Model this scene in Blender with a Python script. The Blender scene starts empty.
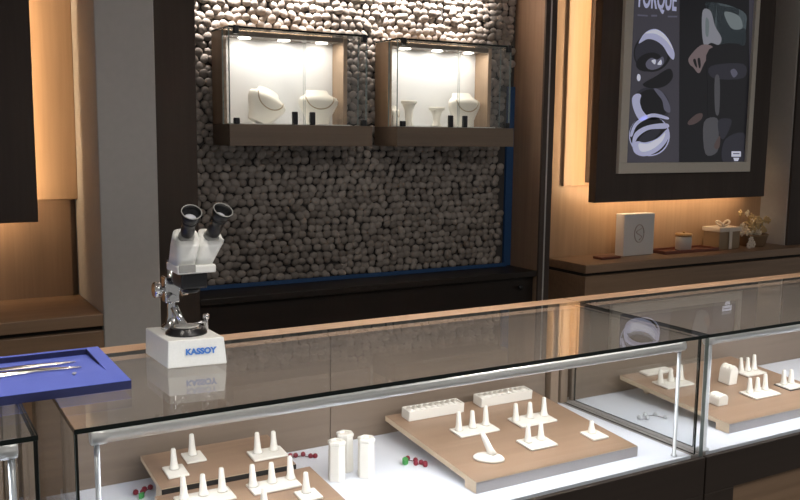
import bpy, bmesh, math, random
from mathutils import Vector, Matrix
R = math.radians
scn = bpy.context.scene
col = scn.collection
random.seed(7)

# ---------------------------------------------------------------- camera
CP = Vector((-.2791, -1.6839, 1.5558)); YAW, PIT, ROLL, FPX = .5273, .1306, .0112, 883.9
fw = Vector((math.sin(YAW)*math.cos(PIT), math.cos(YAW)*math.cos(PIT), -math.sin(PIT)))
r0 = Vector((math.cos(YAW), -math.sin(YAW), 0)); u0 = r0.cross(fw)
rt = math.cos(ROLL)*r0 + math.sin(ROLL)*u0
up = -math.sin(ROLL)*r0 + math.cos(ROLL)*u0
cd = bpy.data.cameras.new('camera'); cam = bpy.data.objects.new('camera', cd); col.objects.link(cam)
m = Matrix((rt, up, -fw)).transposed().to_4x4(); m.translation = CP
cam.matrix_world = m
cd.sensor_width = 36; cd.lens = 36*FPX/800; cd.clip_start = .02
scn.camera = cam
def at(x, y, Y):                       # a measured pixel -> point on the wall-parallel plane at depth Y
    d = fw + rt*((x-400)/FPX) - up*((y-250)/FPX)
    return CP + d*((Y-CP.y)/d.y)

# ---------------------------------------------------------------- materials
def newmat(name):
    m = bpy.data.materials.new(name); m.use_nodes = True
    nt = m.node_tree; return m, nt, nt.nodes['Principled BSDF']
def plain(name, c, rough=.5, metal=0, emit=None, es=0, bump=0, scale=200):
    m, nt, b = newmat(name)
    b.inputs['Base Color'].default_value = (*c, 1); b.inputs['Roughness'].default_value = rough
    b.inputs['Metallic'].default_value = metal
    n = nt.nodes.new('ShaderNodeTexNoise'); n.inputs['Scale'].default_value = scale
    tc = nt.nodes.new('ShaderNodeTexCoord'); nt.links.new(tc.outputs['Object'], n.inputs['Vector'])
    mx = nt.nodes.new('ShaderNodeMix'); mx.data_type = 'RGBA'
    mx.inputs['A'].default_value = (*[v*.93 for v in c], 1); mx.inputs['B'].default_value = (*[min(1, v*1.05) for v in c], 1)
    nt.links.new(n.outputs['Fac'], mx.inputs['Factor']); nt.links.new(mx.outputs['Result'], b.inputs['Base Color'])
    if bump:
        bp = nt.nodes.new('ShaderNodeBump'); bp.inputs['Strength'].default_value = bump; bp.inputs['Distance'].default_value = .002
        nt.links.new(n.outputs['Fac'], bp.inputs['Height']); nt.links.new(bp.outputs['Normal'], b.inputs['Normal'])
    if emit:
        b.inputs['Emission Color'].default_value = (*emit, 1); b.inputs['Emission Strength'].default_value = es
    return m
def wood(name, c1, c2, axis='Z', rough=.45, scale=1.0):
    m, nt, b = newmat(name)
    tc = nt.nodes.new('ShaderNodeTexCoord'); mp = nt.nodes.new('ShaderNodeMapping')
    s = {'X': (2, 45, 45), 'Y': (45, 2, 45), 'Z': (45, 45, 2)}[axis]
    mp.inputs['Scale'].default_value = [v*scale for v in s]
    nt.links.new(tc.outputs['Object'], mp.inputs['Vector'])
    n = nt.nodes.new('ShaderNodeTexNoise'); n.inputs['Scale'].default_value = 1; n.inputs['Detail'].default_value = 6
    n.inputs['Distortion'].default_value = .6
    nt.links.new(mp.outputs['Vector'], n.inputs['Vector'])
    n2 = nt.nodes.new('ShaderNodeTexNoise'); n2.inputs['Scale'].default_value = .18; n2.inputs['Detail'].default_value = 2
    nt.links.new(mp.outputs['Vector'], n2.inputs['Vector'])
    ad = nt.nodes.new('ShaderNodeMath'); ad.operation = 'ADD'
    nt.links.new(n.outputs['Fac'], ad.inputs[0]); nt.links.new(n2.outputs['Fac'], ad.inputs[1])
    cr = nt.nodes.new('ShaderNodeValToRGB'); cr.color_ramp.elements[0].position = .35; cr.color_ramp.elements[1].position = .7
    hl = nt.nodes.new('ShaderNodeMath'); hl.operation = 'MULTIPLY'; hl.inputs[1].default_value = .5
    nt.links.new(ad.outputs[0], hl.inputs[0]); nt.links.new(hl.outputs[0], cr.inputs['Fac'])
    cr.color_ramp.elements[0].color = (*c1, 1); cr.color_ramp.elements[1].color = (*c2, 1)
    nt.links.new(cr.outputs['Color'], b.inputs['Base Color']); b.inputs['Roughness'].default_value = rough
    bp = nt.nodes.new('ShaderNodeBump'); bp.inputs['Strength'].default_value = .08; bp.inputs['Distance'].default_value = .001
    nt.links.new(n.outputs['Fac'], bp.inputs['Height']); nt.links.new(bp.outputs['Normal'], b.inputs['Normal'])
    return m
def glass(name, tint=(.957, .962, .962), f0=.04, dust_haze=0):
    m = bpy.data.materials.new(name); m.use_nodes = True; nt = m.node_tree; nt.nodes.clear()
    o = nt.nodes.new('ShaderNodeOutputMaterial'); t = nt.nodes.new('ShaderNodeBsdfTransparent'); t.inputs['Color'].default_value = (*tint, 1)
    g = nt.nodes.new('ShaderNodeBsdfGlossy'); g.inputs['Roughness'].default_value = .0; g.inputs['Color'].default_value = (.95, .97, .96, 1)
    lw = nt.nodes.new('ShaderNodeLayerWeight'); lw.inputs['Blend'].default_value = .5
    pw = nt.nodes.new('ShaderNodeMath'); pw.operation = 'POWER'; pw.inputs[1].default_value = 5
    nt.links.new(lw.outputs['Facing'], pw.inputs[0])
    ma = nt.nodes.new('ShaderNodeMath'); ma.operation = 'MULTIPLY_ADD'; ma.inputs[1].default_value = 1-f0; ma.inputs[2].default_value = f0
    nt.links.new(pw.outputs[0], ma.inputs[0])
    mx = nt.nodes.new('ShaderNodeMixShader'); nt.links.new(ma.outputs[0], mx.inputs[0])
    nt.links.new(t.outputs[0], mx.inputs[1]); nt.links.new(g.outputs[0], mx.inputs[2]); nt.links.new(mx.outputs[0], o.inputs['Surface'])
    if dust_haze:                            # pale film: reflected haze put into the colour, with dust and wiping marks
        d = nt.nodes.new('ShaderNodeBsdfDiffuse'); d.inputs['Color'].default_value = (.75, .73, .70, 1)
        tc = nt.nodes.new('ShaderNodeTexCoord'); n = nt.nodes.new('ShaderNodeTexNoise'); n.inputs['Scale'].default_value = 9; n.inputs['Detail'].default_value = 5
        nt.links.new(tc.outputs['Object'], n.inputs['Vector'])
        k = nt.nodes.new('ShaderNodeMath'); k.operation = 'MULTIPLY'; k.inputs[1].default_value = 2*dust_haze; nt.links.new(n.outputs['Fac'], k.inputs[0])
        m2 = nt.nodes.new('ShaderNodeMixShader'); nt.links.new(k.outputs[0], m2.inputs[0]); nt.links.new(mx.outputs[0], m2.inputs[1]); nt.links.new(d.outputs[0], m2.inputs[2])
        nt.links.new(m2.outputs[0], o.inputs['Surface'])
    return m
def emis(name, c, s):
    m = bpy.data.materials.new(name); m.use_nodes = True; nt = m.node_tree; nt.nodes.clear()
    o = nt.nodes.new('ShaderNodeOutputMaterial'); e = nt.nodes.new('ShaderNodeEmission')
    e.inputs['Color'].default_value = (*c, 1); e.inputs['Strength'].default_value = s
    nt.links.new(e.outputs[0], o.inputs['Surface']); return m

M = dict(
    glass=glass('clear_glass'),
    topglass=glass('counter_top_glass', dust_haze=.020),
    edge=plain('glass_edge', (.006, .011, .010), .15),
    gedge=plain('pale_glass_edge', (.22, .27, .26), .2),
    alu=plain('satin_aluminium', (.93, .94, .95), .22, .35),
    postmetal=plain('grey_post_metal', (.50, .52, .54), .35, .5),
    chrome=plain('chrome', (.75, .75, .76), .12, 1),
    darkmetal=plain('dark_metal', (.03, .03, .033), .35, .6),
    black=plain('black_rubber', (.008, .008, .009), .45),
    led=emis('cool_led', (.90, .95, 1.0), 10.0),
    warmled=emis('warm_led', (1.0, .72, .44), 40.0),
    warmled2=emis('warm_led_bottom', (1.0, .70, .42), 42.0),
    toplled=emis('warm_top_strip', (1.0, .62, .34), 5.0),
    spotled=emis('downlight_glow', (1.0, .93, .82), 14),
    deck=plain('white_deck', (.78, .81, .89), .35),
    back=wood('counter_back_wood', (.165, .122, .09), (.23, .172, .128), 'X'),
    backv=wood('counter_back_post_wood', (.20, .145, .10), (.28, .20, .14), 'Z'),
    strip=wood('counter_rail_wood', (.46, .29, .18), (.58, .38, .25), 'X'),
    fascia=wood('dark_fascia_wood', (.028, .020, .016), (.040, .029, .023), 'X'),
    tanpanel=wood('tan_counter_panel', (.22, .14, .085), (.29, .19, .12), 'X'),
    board=wood('display_board_wood', (.27, .172, .112), (.345, .228, .152), 'X', .4),
    boardedge=wood('display_board_edge', (.56, .43, .29), (.66, .52, .37), 'Y'),
    satin=plain('satin_grey_metal', (.42, .39, .37), .42, .8),
    greyskirt=plain('grey_riser', (.27, .245, .23), .45),
    white=plain('white_leatherette', (.80, .76, .69), .5, bump=.1, scale=600),
    cream=plain('cream_leatherette', (.88, .84, .74), .55, bump=.1, scale=500),
    pebble=None,
    grout=plain('dark_grout', (.05, .045, .042), .9),
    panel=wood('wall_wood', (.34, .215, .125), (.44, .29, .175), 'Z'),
    panel2=wood('wall_wood_shaded', (.22, .14, .085), (.30, .195, .12), 'Z'),  # same wall wood with the unlit tone put into its colour
    darkbox=wood('dark_panel_wood', (.045, .031, .025), (.062, .044, .035), 'Z', .75),
    post=wood('dark_post_wood', (.040, .027, .020), (.054, .038, .028), 'Z', .75),
    postw=wood('brown_post_wood', (.20, .125, .078), (.28, .18, .115), 'Z'),
    shelf=wood('shelf_wood', (.19, .118, .070), (.28, .178, .108), 'X'),
    bench=wood('bench_wood', (.012, .008, .006), (.020, .013, .0095), 'X'),
    groove=plain('shadow_groove', (.012, .009, .007), .8),
    grey=plain('grey_paint', (.42, .40, .375), .7, scale=40),
    casewood=wood('showcase_wood', (.12, .084, .057), (.17, .12, .081), 'X'),
    casewoodv=wood('showcase_side_wood', (.30, .20, .125), (.40, .28, .18), 'Z'),
    casewhite=plain('showcase_white', (.80, .80, .79), .5),
    frame=plain('taupe_frame', (.60, .55, .48), .45, .1),
    tape=plain('blue_tape', (.012, .06, .17), .6),
    scopewhite=plain('white_enamel', (.82, .83, .81), .3),
    scopegrey=plain('grey_enamel', (.33, .33, .32), .35),
    scopeblack=plain('black_enamel', (.012, .012, .014), .28),
    lens=plain('pale_lens', (.7, .72, .8), .05, .3),
    letter=plain('blue_print', (.05, .20, .62), .5),
    blue=plain('blue_felt', (.115, .165, .62), .85, bump=.3, scale=800),
    blueshade=plain('blue_felt_shaded', (.008, .012, .065), .85),  # the tray's blue felt, darkened to carry shade
    steel=plain('tool_steel', (.72, .70, .69), .2, 1),
    red=plain('red_berry', (.22, .008, .025), .3),
    green=plain('green_leaf', (.05, .28, .07), .5),
    stem=plain('brown_stem', (.07, .035, .03), .7),
    crystal=plain('pale_crystal', (.55, .55, .55), .2),
    giftwhite=plain('white_card', (.62, .60, .58), .6),
    emblem=plain('tan_emblem', (.45, .37, .33), .6),
    traywood=wood('red_tray_wood', (.11, .030, .018), (.17, .05, .03), 'X'),
    ceramic=plain('jar_ceramic', (.48, .44, .41), .3),
    gold=plain('gold_lid', (.42, .28, .13), .35, .6),
    wrap=plain('kraft_wrap', (.25, .17, .095), .5),
    ribbon=plain('pale_ribbon', (.62, .54, .45), .5),
    wicker=plain('wicker', (.20, .125, .065), .7, bump=.5, scale=120),
    petal=plain('dried_petal', (.66, .56, .42), .7),
    cord=plain('tan_cord', (.50, .40, .27), .6),
    petal2=plain('golden_petal', (.46, .33, .16), .7),
    floor=plain('floor_tile', (.06, .052, .046), .4, scale=6),
    ceil=plain('ceiling_paint', (.5, .49, .47), .8, scale=20),
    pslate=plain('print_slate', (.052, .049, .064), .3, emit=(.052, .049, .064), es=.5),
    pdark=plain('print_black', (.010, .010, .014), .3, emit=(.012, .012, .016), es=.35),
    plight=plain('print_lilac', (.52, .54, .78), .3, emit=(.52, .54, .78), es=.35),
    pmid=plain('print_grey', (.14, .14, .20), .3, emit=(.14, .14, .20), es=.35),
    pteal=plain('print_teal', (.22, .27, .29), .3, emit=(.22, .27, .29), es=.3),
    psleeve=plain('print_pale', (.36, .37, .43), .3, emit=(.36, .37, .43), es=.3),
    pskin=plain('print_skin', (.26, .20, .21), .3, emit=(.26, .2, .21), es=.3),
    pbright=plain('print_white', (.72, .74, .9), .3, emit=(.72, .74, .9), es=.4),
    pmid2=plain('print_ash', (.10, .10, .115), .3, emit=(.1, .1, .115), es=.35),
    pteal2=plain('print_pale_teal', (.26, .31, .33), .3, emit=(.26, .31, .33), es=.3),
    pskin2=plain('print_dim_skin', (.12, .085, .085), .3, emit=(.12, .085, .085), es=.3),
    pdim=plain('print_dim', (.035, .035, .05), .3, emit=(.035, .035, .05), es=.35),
)
def pebble_mat():
    m, nt, b = newmat('pebble_stone')
    g = nt.nodes.new('ShaderNodeNewGeometry'); cr = nt.nodes.new('ShaderNodeValToRGB')
    e = cr.color_ramp.elements
    e[0].position = 0; e[0].color = (.185, .157, .137, 1); e[1].position = 1; e[1].color = (.34, .298, .265, 1)
    k = e.new(.5); k.color = (.255, .222, .196, 1)
    nt.links.new(g.outputs['Random Per Island'], cr.inputs['Fac']); nt.links.new(cr.outputs['Color'], b.inputs['Base Color'])
    b.inputs['Roughness'].default_value = .6
    n = nt.nodes.new('ShaderNodeTexNoise'); n.inputs['Scale'].default_value = 90
    tc = nt.nodes.new('ShaderNodeTexCoord'); nt.links.new(tc.outputs['Object'], n.inputs['Vector'])
    bp = nt.nodes.new('ShaderNodeBump'); bp.inputs['Strength'].default_value = .25; bp.inputs['Distance'].default_value = .003
    nt.links.new(n.outputs['Fac'], bp.inputs['Height']); nt.links.new(bp.outputs['Normal'], b.inputs['Normal'])
    return m
M['pebble'] = pebble_mat()

# ---------------------------------------------------------------- mesh builder
class MB:
    def __init__(s): s.bm = bmesh.new(); s.mi = 0
    def _f(s, vs, smooth=False):
        try: f = s.bm.faces.new(vs)
        except ValueError: return None
        f.material_index = s.mi; f.smooth = smooth; return f
    def mat(s, i): s.mi = i; return s
    def hexa(s, p):                       # 8 points: bottom 4 ccw, top 4 ccw
        v = [s.bm.verts.new(q) for q in p]
        for a in ((3, 2, 1, 0), (4, 5, 6, 7), (0, 1, 5, 4), (1, 2, 6, 5), (2, 3, 7, 6), (3, 0, 4, 7)): s._f([v[i] for i in a])
        return s
    def box(s, x0, x1, y0, y1, z0, z1):
        return s.hexa([(x0, y0, z0), (x1, y0, z0), (x1, y1, z0), (x0, y1, z0), (x0, y0, z1), (x1, y0, z1), (x1, y1, z1), (x0, y1, z1)])
    def rings(s, loops, cap0=True, cap1=True, smooth=True):
        L = [[s.bm.verts.new(q) for q in l] for l in loops]; n = len(L[0])
        for a, b in zip(L, L[1:]):
            for i in range(n): s._f([a[i], a[(i+1) % n], b[(i+1) % n], b[i]], smooth)
        if cap0: s._f(L[0][::-1])
        if cap1: s._f(L[-1])
        return s
    def tube(s, pts, rads, n=16, cap=True, flat=(1, 1)):
        pts = [Vector(p) for p in pts]; loops = []
        if not hasattr(rads, '__len__'): rads = [rads]*len(pts)
        prev = None
        for i, p in enumerate(pts):
            d = (pts[min(i+1, len(pts)-1)]-pts[max(i-1, 0)])
            d = d.normalized() if d.length > 1e-9 else Vector((0, 0, 1))
            if prev is None:
                a = Vector((0, 0, 1)) if abs(d.z) < .9 else Vector((1, 0, 0))
                e1 = a.cross(d).normalized()
            else: e1 = (prev - d*prev.dot(d)).normalized()
            prev = e1; e2 = d.cross(e1)
            loops.append([p + e1*math.cos(2*math.pi*k/n)*rads[i]*flat[0] + e2*math.sin(2*math.pi*k/n)*rads[i]*flat[1] for k in range(n)])
        return s.rings(loops, cap, cap)
    def lathe(s, c, prof, axis=(0, 0, 1), n=24, caps=(True, True)):   # prof: (radius, height) along axis
        d = Vector(axis).normalized(); a = Vector((0, 0, 1)) if abs(d.z) < .9 else Vector((1, 0, 0))
        e1 = a.cross(d).normalized(); e2 = d.cross(e1); c = Vector(c)
        return s.rings([[c + d*h + (e1*math.cos(2*math.pi*k/n) + e2*math.sin(2*math.pi*k/n))*r for k in range(n)] for r, h in prof], *caps)
    def prism(s, poly, y0, y1):            # polygon in X-Z, counter-clockwise seen from -Y, extruded in Y
        a = [s.bm.verts.new((x, y0, z)) for x, z in poly]; b = [s.bm.verts.new((x, y1, z)) for x, z in poly]; n = len(poly)
        s._f(a); s._f(b[::-1])
        for i in range(n): s._f([a[(i+1) % n], a[i], b[i], b[(i+1) % n]])
        return s
    def prismz(s, poly, z0, z1):
        a = [s.bm.verts.new((x, y, z0)) for x, y in poly]; b = [s.bm.verts.new((x, y, z1)) for x, y in poly]; n = len(poly)
        s._f(a[::-1]); s._f(b)
        for i in range(n): s._f([a[i], a[(i+1) % n], b[(i+1) % n], b[i]])
        return s
    def ball(s, c, r, nu=12, nv=8, rot=None):
        if not hasattr(r, '__len__'): r = (r, r, r)
        c = Vector(c); rot = rot or Matrix.Identity(3)
        def P(t, f): return c + rot @ Vector((r[0]*math.sin(t)*math.cos(f), r[1]*math.sin(t)*math.sin(f), r[2]*math.cos(t)))
        tp = s.bm.verts.new(P(0, 0)); bt = s.bm.verts.new(P(math.pi, 0))
        L = [[s.bm.verts.new(P(math.pi*j/nv, 2*math.pi*i/nu)) for i in range(nu)] for j in range(1, nv)]
        for i in range(nu):
            k = (i+1) % nu
            s._f([tp, L[0][i], L[0][k]], True); s._f([bt, L[-1][k], L[-1][i]], True)
            for a, b in zip(L, L[1:]): s._f([a[i], b[i], b[k], a[k]], True)
        return s
    def xf(s, mtx): bmesh.ops.transform(s.bm, matrix=mtx, verts=s.bm.verts); return s
    def build(s, name, mat, parent=None, bevel=0, seg=2, world=False):
        if parent is not None and world:
            o = parent; off = Vector()
            while o is not None: off += o.location; o = o.parent
            bmesh.ops.translate(s.bm, vec=-off, verts=s.bm.verts)
        bmesh.ops.recalc_face_normals(s.bm, faces=s.bm.faces)
        me = bpy.data.meshes.new(name); s.bm.to_mesh(me); s.bm.free()
        for x in (mat if isinstance(mat, (list, tuple)) else [mat]): me.materials.append(x)
        o = bpy.data.objects.new(name, me); col.objects.link(o)
        if parent is not None: o.parent = parent
        if bevel:
            b = o.modifiers.new('bevel', 'BEVEL'); b.width = bevel; b.segments = seg; b.limit_method = 'ANGLE'; b.angle_limit = R(40)
        return o
def tag(o, label, cat, group=None, kind=None):
    if label: o['label'] = label
    if cat: o['category'] = cat
    if group: o['group'] = group
    if kind: o['kind'] = kind
    return o
def thing(name, label, cat, loc=(0, 0, 0), group=None):
    o = bpy.data.objects.new(name, None); col.objects.link(o); o.location = loc; o.empty_display_size = .05
    return tag(o, label, cat, group)
def struct(name, mb, mat, bevel=0, label=None):
    o = mb.build(name, mat, None, bevel); o['kind'] = 'structure'
    if label: o['label'] = label
    return o
def copy_tree(o, parent=None):
    c = o.copy(); col.objects.link(c); c.parent = parent
    for ch in list(o.children): copy_tree(ch, c)
    return c
def text(name, body, size, mat, parent, mtx, bold=0, ext=.0006):
    cu = bpy.data.curves.new(name, 'FONT'); cu.body = body; cu.size = size; cu.extrude = ext; cu.offset = bold
    cu.align_x = 'CENTER'; cu.align_y = 'BOTTOM_BASELINE'
    t = bpy.data.objects.new(name+'_tmp', cu); col.objects.link(t)
    bpy.context.view_layer.update()
    me = bpy.data.meshes.new_from_object(t.evaluated_get(bpy.context.evaluated_depsgraph_get()))
    bpy.data.objects.remove(t)
    me.transform(mtx); me.materials.clear(); me.materials.append(mat)
    o = bpy.data.objects.new(name, me); col.objects.link(o); o.parent = parent
    return o

# ================================================================ SETTING
YW = 2.0
struct('floor', MB().box(-3, 6.5, -3.2, 2.3, -.05, 0), M['floor'])
struct('ceiling', MB().box(-3, 6.5, -3.2, 2.3, 2.9, 2.95), M['ceil'])
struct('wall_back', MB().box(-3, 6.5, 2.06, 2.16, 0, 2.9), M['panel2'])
# pilasters and panels of the back wall
struct('trim_1', MB().box(.377, .585, 1.57, 2.06, 0, 2.9), M['grey'], .006, 'grey painted pilaster between the left shelf and the pebble wall')
struct('trim_2', MB().box(.586, .797, 1.77, 2.06, 0, 2.9), M['post'], .003, 'dark brown post left of the pebble wall')
struct('trim_3', MB().box(2.532, 2.560, 1.775, 2.06, 0, 2.9), [M['postw']], .002, 'brown wooden post right of the pebble wall')
struct('trim_4', MB().box(2.5615, 2.571, 1.762, 2.06, 0, 2.9), M['grey'], .002, 'thin grey strip beside the brown post')
struct('trim_5', MB().box(2.572, 2.618, 1.78, 2.06, 0, 2.9), M['darkbox'], .002, 'dark strip at the left side of the right wood panel')
struct('trim_6', MB().box(4.53, 5.6, 1.83, 2.06, 0, 2.9), [M['grey']], .004, 'grey pilaster at the right end of the right shelf')
struct('trim_7', MB().box(4.536, 5.6, 1.815, 1.829, 0, 2.9), M['darkbox'], .002, 'dark facing panel on the right pilaster')
struct('trim_10', MB().box(2.533, 2.561, 1.762, 1.7745, 0, 2.9), M['darkbox'], .001, 'dark front edge of the brown post')
# wood panelling of the two bays
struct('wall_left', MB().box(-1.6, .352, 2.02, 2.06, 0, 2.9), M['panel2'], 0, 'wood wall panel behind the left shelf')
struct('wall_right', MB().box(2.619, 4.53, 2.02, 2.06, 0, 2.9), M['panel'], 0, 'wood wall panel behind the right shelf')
struct('trim_8', MB().box(-1.6, .3765, 1.985, 2.02, 1.285, 2.9), M['panel'], .003, 'raised wood panel behind the left dark box')
struct('trim_9', MB().box(2.885, 4.42, 2.004, 2.02, 1.285, 2.9), M['panel'], .003, 'raised wood panel behind the poster box')

# pebble panel: a tight coat of rounded stones on a dark bed
def pebble_panel():
    b = MB()
    b.mat(1).box(.792, 2.532, 2.005, 2.059, .8805, 2.9).mat(0)
    rnd = random.Random(3); dx, dz = .0395, .0305
    z = .9095; row = 0
    while z < 2.86:
        x = .80 + (dx/2 if row % 2 else 0)
        xmax = 2.452 if z < 1.8 else 2.508
        while x < xmax:
            a = rnd.uniform(.0205, .0270); c = rnd.uniform(.0160, .0205)
            rot = Matrix.Rotation(rnd.uniform(-.9, .9), 3, 'Y') @ Matrix.Rotation(rnd.uniform(-.1, .42), 3, 'X') @ Matrix.Rotation(rnd.uniform(-.3, .3), 3, 'Z')
            b.ball((x+rnd.uniform(-.006, .006), 1.998+rnd.uniform(-.006, .004), z+rnd.uniform(-.006, .006)), (a, rnd.uniform(.0095, .014), c), 12, 7, rot)
            x += dx*rnd.uniform(.92, 1.06)
        z += dz; row += 1
    return b.build('pebble_panel', [M['pebble'], M['grout']])
tag(pebble_panel(), 'wall panel clad in rounded grey pebbles behind the two glass wall showcases', 'wall panel')
tag(MB().box(2.487, 2.531, 1.990, 2.004, .8805, 1.80).build('masking_tape', M['tape']), 'vertical blue tape strip along the right edge of the pebble panel', 'tape')
tag(MB().box(.81, 2.486, 1.966, 1.9745, .8805, .8985).build('masking_tape', M['tape']), 'long blue tape strip along the bottom edge of the pebble panel', 'tape')

# dark low bench under the pebbles
t = thing('low_bench', 'dark brown low cabinet below the pebble panel, between the two posts', 'cabinet', (1.66, 1.9, 0))
MB().box(.798, 2.531, 1.77, 2.059, .852, .8795).build('top', M['bench'], t, .002, world=True)
MB().box(.798, 2.531, 1.80, 2.0, .06, .851).build('body', M['bench'], t, .002, world=True)
MB().box(.80, 2.52, 1.83, 1.98, 0, .0595).build('plinth', M['black'], t, world=True)
MB().lathe((2.44, 1.797, .80), [(.006, 0), (.012, -.012), (.012, -.018), (.004, -.02)], (0, 1, 0)).build('knob', M['black'], t, world=True)

# wall shelves
def wall_shelf(label, x0, x1, yf):
    t = thing('wall_shelf', label, 'shelf', ((x0+x1)/2, 1.9, 0))
    MB().box(x0, x1, yf, 2.018, .852, .896).build('top', M['shelf'], t, .0025, world=True)
    MB().box(x0+.003, x1-.003, yf+.022, 2.018, .836, .8515).build('shadow_gap', M['groove'], t, world=True)
    MB().box(x0, x1, yf, 2.018, .06, .8355).build('drawer_front', M['shelf'], t, .0025, world=True)
    MB().box(x0+.02, x1-.02, yf+.05, 2.0, 0, .0595).build('plinth', M['black'], t, world=True)
wall_shelf('brown wooden wall shelf unit at far left, behind the blue tray', -1.6, .3765, 1.575)
wall_shelf('brown wooden wall shelf unit below the framed poster, holding small ornaments', 2.81, 5.6, 1.72)

# dark boxes on the wall
def dark_box(name, label, cat, x0, x1, z0, z1, side):
    t = thing(name, label, cat, ((x0+x1)/2, 1.9, z0))
    MB().box(x0, x1, 1.85, 1.905, z0, z1).build('box_panel', M['darkbox'], t, .003, world=True)
    MB().box(x0+.06, x1-.06, 1.9055, 2.003 if side == 0 else 1.984, z0+.1, z1-.05).build('wall_mount', M['darkbox'], t, world=True)
    for s in (side,):
        a = x0+.010 if s == 0 else x1-.04
        MB().box(a, a+.012, 1.9055, 1.914, z0+.04, z1-.04).build('light_strip', M['warmled'], t, world=True)
    MB().box(x0+.05, x1-.05, 1.9055, 1.914, z0+.022, z0+.030).build('light_strip', M['warmled2'], t, world=True)
    return t
dark_box('panel_box', 'plain dark brown wall box at far left, lit from behind', 'wall panel', -1.2, .208, 1.213, 2.8, 1)
P = dark_box('framed_poster', 'framed dark poster of metal rings on a dark wall box', 'poster', 2.975, 4.337, 1.203, 2.8, 0)
fr = MB()
FX0, FX1, FZ0, FZ1, FW = 3.112, 4.165, 1.357, 2.66, .058
for q in ((FX0, FX1, FZ0, FZ0+FW), (FX0, FX1, FZ1-FW, FZ1), (FX0, FX0+FW, FZ0+FW, FZ1-FW), (FX1-FW*.62, FX1, FZ0+FW, FZ1-FW)):
    fr.box(q[0], q[1], 1.826, 1.8495, q[2], q[3])
fr.build('frame', M['frame'], P, .002, world=True)
pr = MB().box(FX0+FW, FX1-FW*.62, 1.843, 1.8492, FZ0+FW, FZ1-FW)
pr = pr.build('print', M['pslate'], P, world=True)
YP = 1.843
def zp(x, y, k=0):           # zoom crop coordinates of the poster -> poster plane
    p = at(590+x/2.776, y/2.776, YP); return (p.x, p.z)
def ell(cx, cy, rx, ry, a, n=32, a0=0, a1=360):
    o = []
    for i in range(n if a1-a0 >= 360 else n+1):
        t = R(a0+(a1-a0)*i/n); x = rx*math.cos(t); y = ry*math.sin(t); c, s = math.cos(R(a)), math.sin(R(a))
        o.append((cx+x*c-y*s, cy+x*s+y*c))
    return o
def art(name, shapes, mats, lift=0):
    b = MB()
    for i, (poly, mi) in enumerate(shapes):
        q = [zp(*p) for p in poly]
        b.mat(mi).prism(q, YP-.0004-.0001*i-lift, YP-.0001)
    return b.build(name, [M[k] for k in mats], pr, world=True)

def smooth(pts, n=5):
    o = []; N = len(pts)
    for i in range(N):
        p0, p1, p2, p3 = [Vector(pts[(i+k-1) % N]) for k in range(4)]
        for j in range(n):
            t = j/n
            o.append(tuple(.5*((2*p1)+(p2-p0)*t+(2*p0-5*p1+4*p2-p3)*t*t+(3*p1-p0-3*p2+p3)*t**3)))
    return o
def ra(pts): return smooth([((620+x/3.333-590)*2.776, (20+y/3.333)*2.776) for x, y in pts])
def rb(pts): return smooth([((685+x/5-590)*2.776, (y/5)*2.776) for x, y in pts], 4)
def rc(pts): return smooth([((685+x/5.55-590)*2.776, (80+y/5.55)*2.776) for x, y in pts], 4)
def re(cx, cy, rx, ry, a): return [((620+x/3.333-590)*2.776, (20+y/3.333)*2.776) for x, y in ell(cx, cy, rx, ry, a)]
art('dark_photo_half', [([(250, -420), (440, -420), (443, 462), (247, 462)], 0)], ['pdark'])
art('ring_picture', [(re(108, 108, 62, 66, 25), 2), (re(104, 112, 55, 55, 25), 1),
    (ra([(62, 78), (84, 42), (120, 30), (156, 56), (180, 104), (178, 132), (162, 118), (142, 86), (116, 68), (90, 64)]), 0),
    (ra([(84, 44), (120, 32), (154, 56), (176, 98), (150, 66), (118, 46)]), 5), (re(96, 140, 44, 30, -20), 2),
    (ra([(86, 142), (104, 126), (124, 132), (142, 122), (146, 142), (132, 158), (108, 166), (90, 160)]), 4), (ra([(104, 136), (118, 132), (116, 148)]), 5), (ra([(124, 148), (136, 132), (138, 148)]), 5),
    (ra([(76, 214), (118, 188), (164, 162), (176, 190), (150, 220), (104, 228)]), 3), (re(62, 192, 6, 12, 0), 5)], ['plight', 'pdim', 'pdark', 'pdark', 'pmid', 'pbright'])
art('ring_picture', [(re(104, 284, 64, 58, 35), 1), (re(106, 282, 54, 50, 35), 2),
    (ra([(40, 262), (54, 246), (70, 250), (66, 272), (74, 300), (92, 326), (66, 334), (46, 300)]), 0),
    (ra([(112, 226), (140, 240), (164, 280), (166, 308), (148, 300), (140, 268), (122, 244)]), 3)], ['plight', 'pdim', 'pdark', 'pmid'])
art('ring_picture', [(re(98, 386, 68, 68, -20), 0), (re(97, 384, 64, 66, -20), 1),
    (ra([(34, 380), (52, 340), (104, 312), (156, 322), (158, 332), (106, 324), (58, 350), (40, 388)]), 0),
    (ra([(40, 412), (50, 376), (90, 352), (150, 344), (164, 354), (150, 362), (96, 366), (60, 390), (46, 420)]), 0),
    (ra([(42, 416), (58, 404), (84, 408), (124, 394), (160, 362), (160, 396), (130, 434), (84, 454), (50, 444)]), 0),
    (ra([(62, 412), (92, 412), (132, 392), (150, 376), (140, 404), (104, 432), (70, 438)]), 3),
    (ra([(62, 400), (84, 376), (122, 364), (134, 372), (112, 396), (82, 408)]), 2)], ['plight', 'pdark', 'pdim', 'pbright'])
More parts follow.
